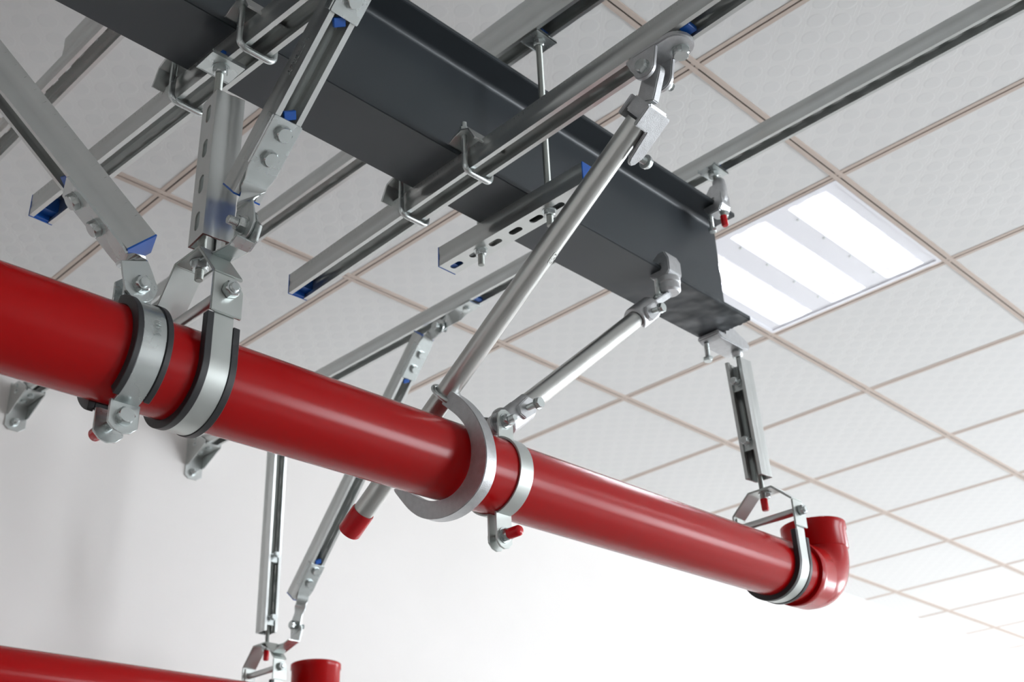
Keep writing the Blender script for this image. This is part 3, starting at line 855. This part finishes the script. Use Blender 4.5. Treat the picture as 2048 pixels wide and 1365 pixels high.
# ------------------------------------------------------------------ channel braces with twisted hinge fittings
def hinge(t_parent_label, P, L, O, S, u, l0, out, span, bolts, pivot, ear_n, side=0, neck=.012, flen=.96, ear_r=.021, nutside=1, earlen=.03, headoff=.0085):
    """sheet-steel hinge: flat plate bolted on the open side of the channel, twisted neck, round ear around the pivot"""
    L, O, S = V(L).normalized(), V(O).normalized(), V(S).normalized(); ear_n = V(ear_n).normalized(); pivot = V(pivot)
    outv = L * out
    c = lambda l: P(u + .0022, u / 2, l)
    t = thing('hinge_fitting', t_parent_label, 'bracket', pivot)
    a, b = span                                   # a = inner end, b = end nearest the pivot
    m = MB(); hw_ = u / 2 + .0015
    e0 = c(l0) + outv * .004
    e = (pivot - e0); e = (e - ear_n * e.dot(ear_n)).normalized()
    We = ear_n.cross(e).normalized()
    if We.dot(O) < 0: We = -We
    n0 = pivot - e * earlen
    secs = [(c(a), S, hw_ - .001), (c(a) + outv * .002, S, hw_), (c(b), S, hw_), (c(b) + outv * .010, S, hw_ * .92)]
    s0 = c(b) + outv * .018
    K = 8
    for k in range(K + 1):
        f = k / K; ff = f * f * (3 - 2 * f)
        pos = s0.lerp(n0, f); an = ff * PI / 2
        wv = S * math.cos(an) + We * math.sin(an)
        hwk = hw_ * .8 * (1 - ff) + ear_r * .82 * ff
        hwk = min(hwk, neck + abs(f - .45) * .02)
        secs.append((pos, wv, hwk))
    for f in (.45, .75, 1.0, 1.2): secs.append((n0.lerp(pivot, f), We, ear_r * (.86 + .14 * min(1, f))))
    for q in (20, 40, 58, 74, 84):
        secs.append((pivot + e * ear_r * math.sin(math.radians(q)), We, ear_r * math.cos(math.radians(q))))
    m.ribbon(secs, .0036); m.build('plate', ZINC, t, 45, .0007, 1)
    m = MB(); sg = -1 if side == 0 else 1; so = -.0022 if side == 0 else u + .0022
    la, lb = (a, b - out * -.0 ) 
    m.sheet([P(u - .016, so, (a + b) / 2), P(u - .002, so, (a + b) / 2), P(u + .002, so + -sg * .0035, (a + b) / 2)], L * abs(a - b) * flen, .0024, 1)
    m.build('side_flange', ZINC, t, 60, .0006, 1)
    for l in bolts: bolt(t, c(l) + O * .002, O, af=.0185, h=.0085, shank=.012, spin=.25)
    m = MB(); q = c(a) - outv * .006 - O * .006
    m.box(q, (S * .8 + L * .5).normalized() * .008, (L * .8 - S * .5).normalized() * .006, O * .003); m.build('channel_nut', BLUE, t, 0, .0008, 1)
    nut(t, pivot + ear_n * nutside * .0018, ear_n * nutside, af=.0185, h=.011, tip=.012)
    m = MB(); m.lathe([(.0058, 0), (.0058, .012)], pivot, -ear_n * nutside, 14); m.build('pivot_pin', ZINC, t, 50)
    bolt(t, pivot - ear_n * nutside * headoff, -ear_n * nutside, af=.0185, h=.0075, shank=0)
    return t

# left-hand brace
D1A = V((-2.401, .024, 2.334)); D1L = V((-.626, .234, .744)).normalized(); D1S = V((.351, .936, 0)).normalized(); D1O = V((-.697, .261, -.668)); D1O = (D1O - D1L * D1O.dot(D1L)).normalized()
D1S = D1L.cross(D1O).normalized() * (1 if D1L.cross(D1O).y > 0 else -1)
D1A = D1A + D1L * .002
t_d1, PD1, _ = channel('wide brace channel slanting from the upper left edge down to the first pipe clamp', D1A, D1L, D1O, D1S, .478, u=.0405, caps=(1, 0), marks=(0, .02, .012, .30))
hinge('twisted hinge fitting bolted on the left brace at the first pipe clamp', PD1, D1L, D1O, D1S, .0405, 0, -1, (.112, .014), (.048, .090), (C1X, c1.y - .0162, zt1), (0, 1, 0), nutside=1, neck=.014, side=1, headoff=.0022)

# front lateral brace
D2A = V((-2.323, .017, 2.445)); D2L = V((0, -.728, .686)).normalized(); D2O = V((0, -.686, -.728)).normalized(); D2S = V((1, 0, 0)); u2 = .0385
lref = lambda px, py: (at(px, py, 0, -2.304) - D2A).dot(D2L)
d2len = .310
t_d2, PD2, _ = channel('brace channel with raised lettering rising from the clevis lug to the picture top', D2A, D2L, D2O, D2S, d2len, u=u2, caps=(1, 1))
text_mesh('UTTERLY', .0125, .0004, ZINC, t_d2, PD2(.019, -.0009, .185), -D2L, D2O)
hinge('twisted hinge fitting with two bolts at the lower end of the lettered brace', PD2, D2L, D2O, D2S, u2, 0, -1, (.110, .040), (.057, .092), piv2, (1, 0, 0), nutside=-1)
piv2b = V((-2.304, -.240, 2.644))
hinge('hinge fitting at the upper end of the lettered brace, cut by the frame', PD2, D2L, D2O, D2S, u2, d2len, 1, (d2len - .058, d2len - .012), (d2len - .034,), piv2b + V((0, -.015, .0)), (1, 0, 0), nutside=1)
t = thing('channel_bracket', 'small bracket under the left lower channel carrying the lettered brace', 'bracket', piv2b)
m = MB(); m.prism([(-2.300, piv2b.y - .035, ZB - U), (-2.300, piv2b.y - .035, piv2b.z - .006), (-2.300, piv2b.y - .015, piv2b.z - .02), (-2.300, piv2b.y + .005, piv2b.z - .006), (-2.300, piv2b.y + .010, ZB - U)], (.004, 0, 0))
m.abox((-2.322, piv2b.y - .060, ZB - U - .0042), (-2.284, piv2b.y + .012, ZB - U - .0002)); m.build('plate', ZINC, t, 30, .0006, 1)

# far brace of the second pipe
D5x = C5X + .004
q0 = at(598, 1200, 0, D5x); q1 = at(846, 690, 0, D5x)
D5L = (q1 - q0); D5L.x = 0; D5ln = D5L.length; D5L.normalize(); D5O = V((0, -D5L.z, D5L.y)); D5O = D5O if D5O.z < 0 else -D5O
D5A = q0 - V((.020, 0, 0)) - D5O * .034 - D5L * .0
D5len = D5ln + .02
t_d5, PD5, _ = channel('long brace channel slanting behind the big pipe up to the upper channel', D5A, D5L, D5O, (1, 0, 0), D5len, slots=True, caps=(1, 1))
hinge('hinge fitting joining the far brace to the lower left pipe hanger', PD5, D5L, D5O, (1, 0, 0), U, 0, -1, (.105, .035), (.052, .088), piv5, (1, 0, 0), nutside=1)
piv5b = at(877, 655, 0, D5x)
hinge('hinge fitting at the upper end of the far brace', PD5, D5L, D5O, (1, 0, 0), U, D5len, 1, (D5len - .115, D5len - .020), (D5len - .085, D5len - .045), piv5b, (1, 0, 0), nutside=1)
t = thing('channel_bracket', 'bent bracket with one hole bolted under the upper channel above the far brace', 'bracket', piv5b)
m = MB(); hc = at(922, 612, 2, ZW - .003)
m.ribbon([(V((-1.170, hc.y - .032, ZW - .003)), (1, 0, 0), .0195), (V((-1.170, hc.y - .01, ZW - .003)), (1, 0, 0), .020), (V((-1.170, hc.y + .016, ZW - .003)), (1, 0, 0), .020), (V((-1.172, hc.y + .034, ZW - .010)), (1, .0, -.5), .017),
          (V((-1.178, piv5b.y - .030, piv5b.z + .012)), (.6, 0, -1), .015), (V((D5x + .005, piv5b.y - .012, piv5b.z + .004)), (0, .35, -1), .018), (V((D5x + .005, piv5b.y + .006, piv5b.z)), (0, .35, -1), .018), (V((D5x + .005, piv5b.y + .018, piv5b.z - .002)), (0, .35, -1), .008)], .004)
m.build('plate', ZINC, t, 40, .0006, 1)
bolt(t, V((-1.170, hc.y, ZW - .005)), (0, 0, -1), af=.016, h=.006, shank=.012)
m = MB(); m.abox((-1.182, hc.y - .048, ZW + .003), (-1.158, hc.y - .034, ZW + .012)); m.build('channel_nut', BLUE, t, 0, .001, 1)

# ------------------------------------------------------------------ tube braces with cast fittings
def tube_jaw(label, end, d, r, b, pivot, n, mat_=CAST, text=None, length=.052, boltlen=.026):
    """cast socket gripping the tube end: shell, side boss with set bolt, tongue to the pivot"""
    d, b, n = V(d).normalized(), V(b), V(n).normalized(); b = (b - d * b.dot(d)).normalized(); k = d.cross(b).normalized()
    t = thing('swivel_fitting', label, 'fitting', pivot)
    m = MB()
    prof = [(r + .0008, -.006), (r + .0062, -.008), (r + .0072, .004), (r + .0072, length - .004), (r + .0055, length), (r + .0008, length)]
    m.band(prof, end, d, k, -math.radians(150), math.radians(150) - .3, 40)
    # closing cap behind the tube end
    m.lathe([(0, -.012), (r + .004, -.012), (r + .0068, -.008), (r + .0068, -.002), (0, -.002)], end, d, 28)
    m.build('socket', mat_, t, 40, .0008, 2)
    m = MB(); cb = V(end) + d * (length * .52) + b * (r + .0072)
    m.prism([cb + d * x + k * y - b * .006 for x, y in ((-.016, -.012), (.012, -.014), (.020, -.006), (.020, .006), (.012, .014), (-.016, .012), (-.022, 0))], b * .011)
    m.build('boss', mat_, t, 30, .0015, 2)
    bolt(t, cb + b * boltlen, b, af=.016, h=.0075, shank=boltlen + .002, name='set_bolt')
    # tongue
    pv = V(pivot); e0 = V(end) - d * .004; e = (pv - e0); e = e - n * e.dot(n); ln = max(.004, e.length); e.normalize(); wv = n.cross(e)
    pts = [e0 + wv * (r + .004) - e * .004, e0 - wv * (r + .004) - e * .004]
    for a in range(0, 13):
        an = PI * a / 12; pts.append(pv - wv * .0165 * math.cos(an) + e * .0165 * math.sin(an))
    off = n * ((pv - e0).dot(n))
    m = MB(); m.prism([q - n * n.dot(q - pv) - n * .006 for q in pts], n * .012); m.build('tongue', mat_, t, 35, .0016, 2)
    if text: 
        text_mesh(text, .011, .0005, mat_, t, V(end) - d * .004 + e * .004 - n * .0065 * (1 if n.dot(b) < 0 else -1), wv * (1 if True else 1), e * 1)
    return t
def tube(label, p, q, r, capped=False):
    p, q = V(p), V(q); d = (q - p).normalized(); ln = (q - p).length
    t = thing('brace_tube', label, 'tube', p)
    m = MB(); m.lathe([(r - .003, .004), (r - .003, 0), (r, 0), (r, ln), (r - .003, ln), (r - .003, ln - .004)], p, d, 48, cap=False)
    m.lathe([(0, .004), (r - .003, .004)], p, d, 24, cap=False); m.lathe([(0, ln - .004), (r - .003, ln - .004)], p, d, 24, cap=False)
    m.build('pipe', GALV_TUBE, t, 50)
    if capped:
        m = MB(); m.lathe([(r + .0002, .036), (r + .0014, .036), (r + .0019, .034), (r + .0019, -.004), (r + .0005, -.0062), (0, -.0065)], p, d, 48, cap=False); m.build('red_end_cap', REDCAP, t, 50)
    return t, d
# tall tube
RT = .0162; D3x = -1.900
lo = V((D3x, .279, 2.150)); hi = V((D3x, -.328, 2.570))
t_d3, d3 = tube('tall galvanised tube leaning from the red end cap up to the middle channel', lo, hi, RT, True)
n3 = V((1, 0, 0)); mid = lo.lerp(hi, .80)
side3 = d3.cross(n3).normalized() * -1
text_mesh('623', .014, .0003, GALV_TUBE, t_d3, lo.lerp(hi, .70) + (V((.25, -1, -.6)).normalized() - d3 * V((.25, -1, -.6)).normalized().dot(d3)).normalized() * (RT + .0002), -d3, d3.cross(V((.25, -1, -.6))))
P3 = V((-1.904, -.366, 2.626))
def block_jaw(label, end, d, r, b, pivot):
    """cast jaw: two cheeks, closing wall with set bolt, block beyond the tube end and flat tongue; d points into the tube"""
    d, b = V(d).normalized(), V(b).normalized(); k = d.cross(b).normalized(); k = k if k.z < 0 else -k; end = V(end)
    t = thing('swivel_fitting', label, 'fitting', pivot)
    Q = lambda bb, dd, kk=0: end + b * bb + d * dd + k * kk
    bl, br = -r - .003, r + .012
    for sk in (1, -1):
        m = MB()
        pts = [(bl, -.026), (br - .0005, -.026), (br - .0005, .036), (br - .006, .050), (br - .012, .055), (br - .018, .052), (br - .020, .046), (.005, .006), (bl, .006)]
        m.prism([Q(p, q, sk * (r + .0012)) for p, q in pts], k * sk * .0065); m.build('cheek', CAST, t, 30, .0014, 2)
    m = MB(); m.prism([Q(br, -.004, -r - .006), Q(br, -.004, r + .006), Q(br, .030, r + .006), Q(br, .036, 0), Q(br, .030, -r - .006)], b * -.0085); m.build('back_wall', CAST, t, 30, .0014, 2)
    m = MB(); m.prism([Q(bl, -.004, r + .0075), Q(br, -.004, r + .0075), Q(br - .002, -.030, r - .001), Q(bl + .008, -.030, r - .001)], k * -(2 * r + .006)); m.build('block', CAST, t, 30, .0025, 2)
    pv = V(pivot); e = (pv - Q(0, -.028)); e = (e - b * e.dot(b)).normalized(); wv = b.cross(e); m = MB()
    pts = [Q(0, -.026) - wv * .016, Q(0, -.026) + wv * .016]
    for a in range(0, 13):
        an = PI * a / 12; pts.append(pv + wv * .0155 * math.cos(an) + e * .0155 * math.sin(an))
    m.prism([p - b * b.dot(p - pv) - b * .0065 for p in pts], b * .013); m.build('tongue', CAST, t, 35, .0016, 2)
    m = MB(); m.lathe([(.009, 0), (.009, .004)], Q(br - .001, .040), b, 18); m.build('boss', CAST, t, 40)
    bolt(t, Q(br + .026, .040), b, af=.017, h=.0075, shank=.030, name='set_bolt')
    return t
block_jaw('cast jaw gripping the top of the tall tube, its set bolt pointing right', hi, -d3, RT, (1, 0, 0), P3)
# base casting under the channel
t = thing('swivel_bracket', 'oval cast swivel base bolted under the middle channel above the tall tube', 'fitting', P3 + V((0, 0, .03)))
zz = ZB - U
m = MB(); pts = []
cxx = -1.904
for a in range(0, 24):
    an = 2 * PI * a / 24; pts.append((cxx + .003 + .026 * math.cos(an), P3.y - .012 + (.026 * math.sin(an) + (.022 if math.sin(an) > 0 else -.026)), zz - .0005))
m.prism(pts, (0, 0, -.009)); m.build('base_plate', CAST, t, 40, .002, 2)
for s in (-1, 1):
    xx = cxx + s * .0155
    m = MB(); pts = [(xx, P3.y - .024, zz - .007), (xx, P3.y + .030, zz - .007)]
    for a in range(0, 11):
        an = PI * a / 10; pts.append((xx, P3.y + .018 * math.cos(an) , P3.z - .0165 * math.sin(an) - .001))
    m.prism(pts, (s * .0075, 0, 0)); m.build('ear', CAST, t, 40, .0016, 2)
bolt(t, (cxx - .0235, P3.y, P3.z), (-1, 0, 0), af=.0175, h=.008, shank=.05)
nut(t, (cxx + .0235, P3.y, P3.z), (1, 0, 0), af=.0175, h=.009, tip=.008)
bolt(t, (cxx + .012, P3.y - .040, zz - .010), (0, 0, -1), af=.021, h=.010, shank=0)
m = MB(); m.abox((cxx - .010, P3.y - .072, zz + .003), (cxx + .010, P3.y - .056, zz + .011)); m.build('channel_nut', BLUE, t, 0, .001, 1)

# cast hook round the pipe
t = thing('pipe_hook', 'cast C-shaped hook wrapping the red pipe and tied to the tall tube', 'pipe clamp', PP(D3x))
hx = -1.908
outer = [(872, 770), (900, 781), (926, 799), (950, 828), (966, 862), (974, 900), (972, 940), (960, 975), (938, 1004), (908, 1028), (874, 1040), (842, 1038), (818, 1022), (800, 1000), (782, 976)]
inner = [(806, 980), (826, 991), (848, 1001), (872, 1003), (898, 995), (920, 974), (936, 945), (942, 912), (940, 880), (930, 852), (914, 832), (896, 818), (878, 805), (862, 792)]
m = MB(); pts = [at(x, y, 0, hx) for x, y in outer + inner]
for _ in range(2):
    pts = [q for i in range(len(pts)) for q in (pts[i].lerp(pts[(i + 1) % len(pts)], .25), pts[i].lerp(pts[(i + 1) % len(pts)], .75))]
m.prism(pts, (.020, 0, 0))
m.build('hook', CAST, t, 40, .0042, 2)
ax0 = lo + d3 * ((.066 - lo.y) / d3.y)       # point on the tube where the tie sits
kk = d3.cross(V((1, 0, 0))).normalized()
path = [ax0 + V((.034, 0, 0)) + kk * (RT + .0042)]
for a in range(0, 13):
    an = PI / 2 + PI * a / 12; path.append(ax0 + kk * (RT + .0042) * math.sin(an) + V((1, 0, 0)) * (RT + .0042) * math.cos(an))
path.append(ax0 + V((.034, 0, 0)) - kk * (RT + .0042))
m = MB(); m.tube(path, .0038, 12); m.build('u_bolt', ZINC, t, 60)
m = MB(); m.box(ax0 + V((RT + .003, 0, 0)), (.0025, 0, 0), kk * .030, d3 * .011); m.box(ax0 + V((RT + .010, 0, 0)) + kk * -.026, (.008, 0, 0), kk * .003, d3 * .011); m.build('tie_plate', ZINC, t, 0, .0012, 2)
for s in (-1, 1): nut(t, ax0 + kk * s * (RT + .0042) + V((RT + .006, 0, 0)), (1, 0, 0), af=.014, h=.008, tip=.008)

# shorter tube from the plain clamp to the beam
d4lo = V((-1.762, .0725, 2.303)); d4hi = V((-1.412, .0425, 2.616))
t_d4, d4 = tube('shorter galvanised tube between the plain clamp and the beam flange', d4lo, d4hi, .0165)
tube_jaw('cast fitting on the lower end of the shorter tube between the clamp ears', d4lo - d4 * .006, d4, .0165, (0, -1, 0), (C3X, c3.y, zt3), (0, 1, 0), text='ARGAS')
P4 = V((-1.378, .030, 2.652))
tube_jaw('cast fitting gripping the upper end of the shorter tube, set bolt facing right', d4hi, -d4, .0165, (0.2, -1, .1), P4, (.62, .1, -.72), boltlen=.022)
def flange_clamp(label, x, yedge, s, z0, ft, wx, extra=None, name='beam_clamp', up=.022, down=.020, axis='y'):
    """cast C clamp biting a flange edge; s = direction from the edge into the flange; z0 = underside of the flange"""
    if axis == 'y': F = lambda p, z: V((x - wx, yedge + s * p, z)); E = V((2 * wx, 0, 0))
    else: F = lambda p, z: V((yedge + s * p, x - wx, z)); E = V((0, 2 * wx, 0))
    t = thing(name, label, 'clamp', F(0, z0) + E / 2)
    pts = [F(.026, z0 - .0008), F(.026, z0 - .009), F(.014, z0 - down), F(-.012, z0 - down), F(-.020, z0 - .010), F(-.020, z0 + ft + .008), F(-.012, z0 + ft + up), F(.004, z0 + ft + up), F(.024, z0 + ft + .010), F(.026, z0 + ft + .0008), F(-.001, z0 + ft + .0008), F(-.001, z0 - .0008)]
    m = MB(); m.prism(pts, E); m.build('body', CAST, t, 30, .0022, 2)
    return t, F, E
t, F, E = flange_clamp('cast beam clamp on the near lower flange holding the shorter tube', -1.375, BY0, 1, ZB, FT, .020, up=.026, down=.016)
m = MB()
m.lathe([(.0, .002), (.019, .002), (.021, .0), (.021, -.010), (.019, -.012), (.0, -.012)], (P4.x + .004, P4.y - .016, ZB - .016), (0, 0, 1), 32); m.build('pivot_disc', CAST, t, 40)
m = MB(); m.lathe([(.0, 0), (.020, 0), (.020, -.013), (.016, -.017), (0, -.017)], (P4.x + .004, P4.y - .016, ZB - .0285), (0, 0, 1), 32); m.build('pivot_disc', CAST, t, 40)
m = MB(); m.prism([F(.0, ZB + FT + .024) + V((.014, 0, 0)), F(.022, ZB + FT + .011) + V((.014, 0, 0)), F(-.018, ZB + FT + .009) + V((.014, 0, 0))], (.008, 0, 0)); m.build('rib', CAST, t, 30, .001, 1)
bolt(t, (-1.392, BY0 + .013, ZB - .052), (0, 0, -1), af=.015, h=.007, shank=.036, name='set_bolt')

# clamp at the lower flange end carrying the end hanger rod
hr = V((-1.0335, c4.y, ZB))
t = thing('beam_clamp', 'cast beam clamp biting the cut end of the lower flange', 'clamp', (BX, c4.y, ZB))
m = MB(); pts = []
def F4(p, z, y): return V((BX + p, y, z))
for (y0, y1) in ((c4.y - .018, c4.y + .034),):
    pts = [F4(-.024, ZB - .001, y0), F4(-.024, ZB - .010, y0), F4(-.010, ZB - .017, y0), F4(.066, ZB - .017, y0), F4(.088, ZB - .012, y0), F4(.092, ZB - .001, y0), F4(.080, ZB + .008, y0), F4(.030, ZB + FT + .016, y0), F4(-.014, ZB + FT + .014, y0), F4(-.026, ZB + FT + .001, y0), F4(.003, ZB + FT + .001, y0), F4(.003, ZB - .001, y0)]
    m.prism(pts, (0, y1 - y0, 0))
m.build('body', CAST, t, 30, .0025, 2)
m = MB(); m.lathe([(.010, 0), (.012, -.002), (.011, -.010), (.009, -.012)], (hr.x, hr.y, ZB - .0175), (0, 0, 1), 20); m.build('boss', CAST, t, 40)
nut(t, (hr.x, hr.y, ZB - .019), (0, 0, -1), af=.019, h=.012, tip=0)
bolt(t, (BX - .012, c4.y + .022, ZB - .050), (0, 0, -1), af=.017, h=.007, shank=.034, name='set_bolt')

# clamp on the upper flange hanging from the W2 rod
zf = ZB + BH - FT
t, F, E = flange_clamp('cast beam clamp on the near upper flange by the beam end, hung from a rod', RX2 + .012, BY0, 1, zf, FT, .017, up=.034, down=.022)
m = MB(); m.lathe([(.008, 0), (.013, -.006), (.015, -.022), (.015, -.050), (.011, -.060)], (RX2 + .010, RY2 - .004, zf + FT + .052), (0, 0, 1), 20); m.build('rod_boss', CAST, t, 40)
bolt(t, (RX2 + .006, BY0 + .018, zf - .052), (0, 0, -1), af=.015, h=.007, shank=.036, name='set_bolt')
nut(t, (RX2 + .014, RY2 - .004, zf - .022), (0, 0, -1), af=.015, h=.010, tip=.004)
rod('short threaded rod with red tip between the upper channel and the flange clamp', (RX2 + .010, RY2 - .004, zf - .046), (RX2 + .002, RY2, ZW + .02), r=.0052, cap=-1)

# ------------------------------------------------------------------ wall brackets at the ends of the upper channels
def wall_bracket(xc, label):
    y = R['y1']
    t = thing('wall_bracket', label, 'bracket', (xc, y, ZW))
    zt, zb_ = ZW + .055, ZW - .085
    m = MB(); m.prism([(xc - .030, y - .0045, zt), (xc + .030, y - .0045, zt), (xc + .030, y - .0045, zb_ + .012), (xc + .012, y - .0045, zb_), (xc - .018, y - .0045, zb_), (xc - .030, y - .0045, zb_ + .010)], (0, .004, 0)); m.build('wall_plate', GALV, t, 30, .0008, 1)
    m = MB(); m.abox((xc - .024, y - .110, ZW - .0045), (xc + .024, y - .0046, ZW - .0003)); m.build('arm', GALV, t, 0, .0008, 1)
    for s in (-1, 1):
        m = MB(); m.prism([(xc + s * .0262, y - .0048, ZW + .046), (xc + s * .0262, y - .0048, ZW - .045), (xc + s * .0262, y - .020, ZW - .045), (xc + s * .0262, y - .105, ZW - .004), (xc + s * .0262, y - .105, ZW + .008), (xc + s * .0262, y - .05, ZW + .046)], (s * .003, 0, 0))
        for (dy, dz) in ():
            pass
        m.build('side_web', GALV, t, 30, .0008, 1)
    for dy in (.035, .080): bolt(t, (xc - .0265 if False else xc, y - dy, ZW - .0048), (0, 0, -1), af=.016, h=.006, shank=0)
    for dz in (.030, .012): bolt(t, (xc - .0293, y - .045, ZW + dz), (-1, 0, 0), af=.010, h=.004, shank=0)
    nut(t, (xc - .004, y - .0048, ZW - .062), (0, -1, 0), af=.019, h=.011, tip=.012)
for xc, lb in ((-1.742, 'steel wall bracket at the far left under the big pipe'), (-1.170, 'steel wall bracket on the back wall right of the first, below the clevis'), (-2.295, 'steel wall bracket at the wall end of the leftmost upper channel, out of view')):
    wall_bracket(xc, lb)
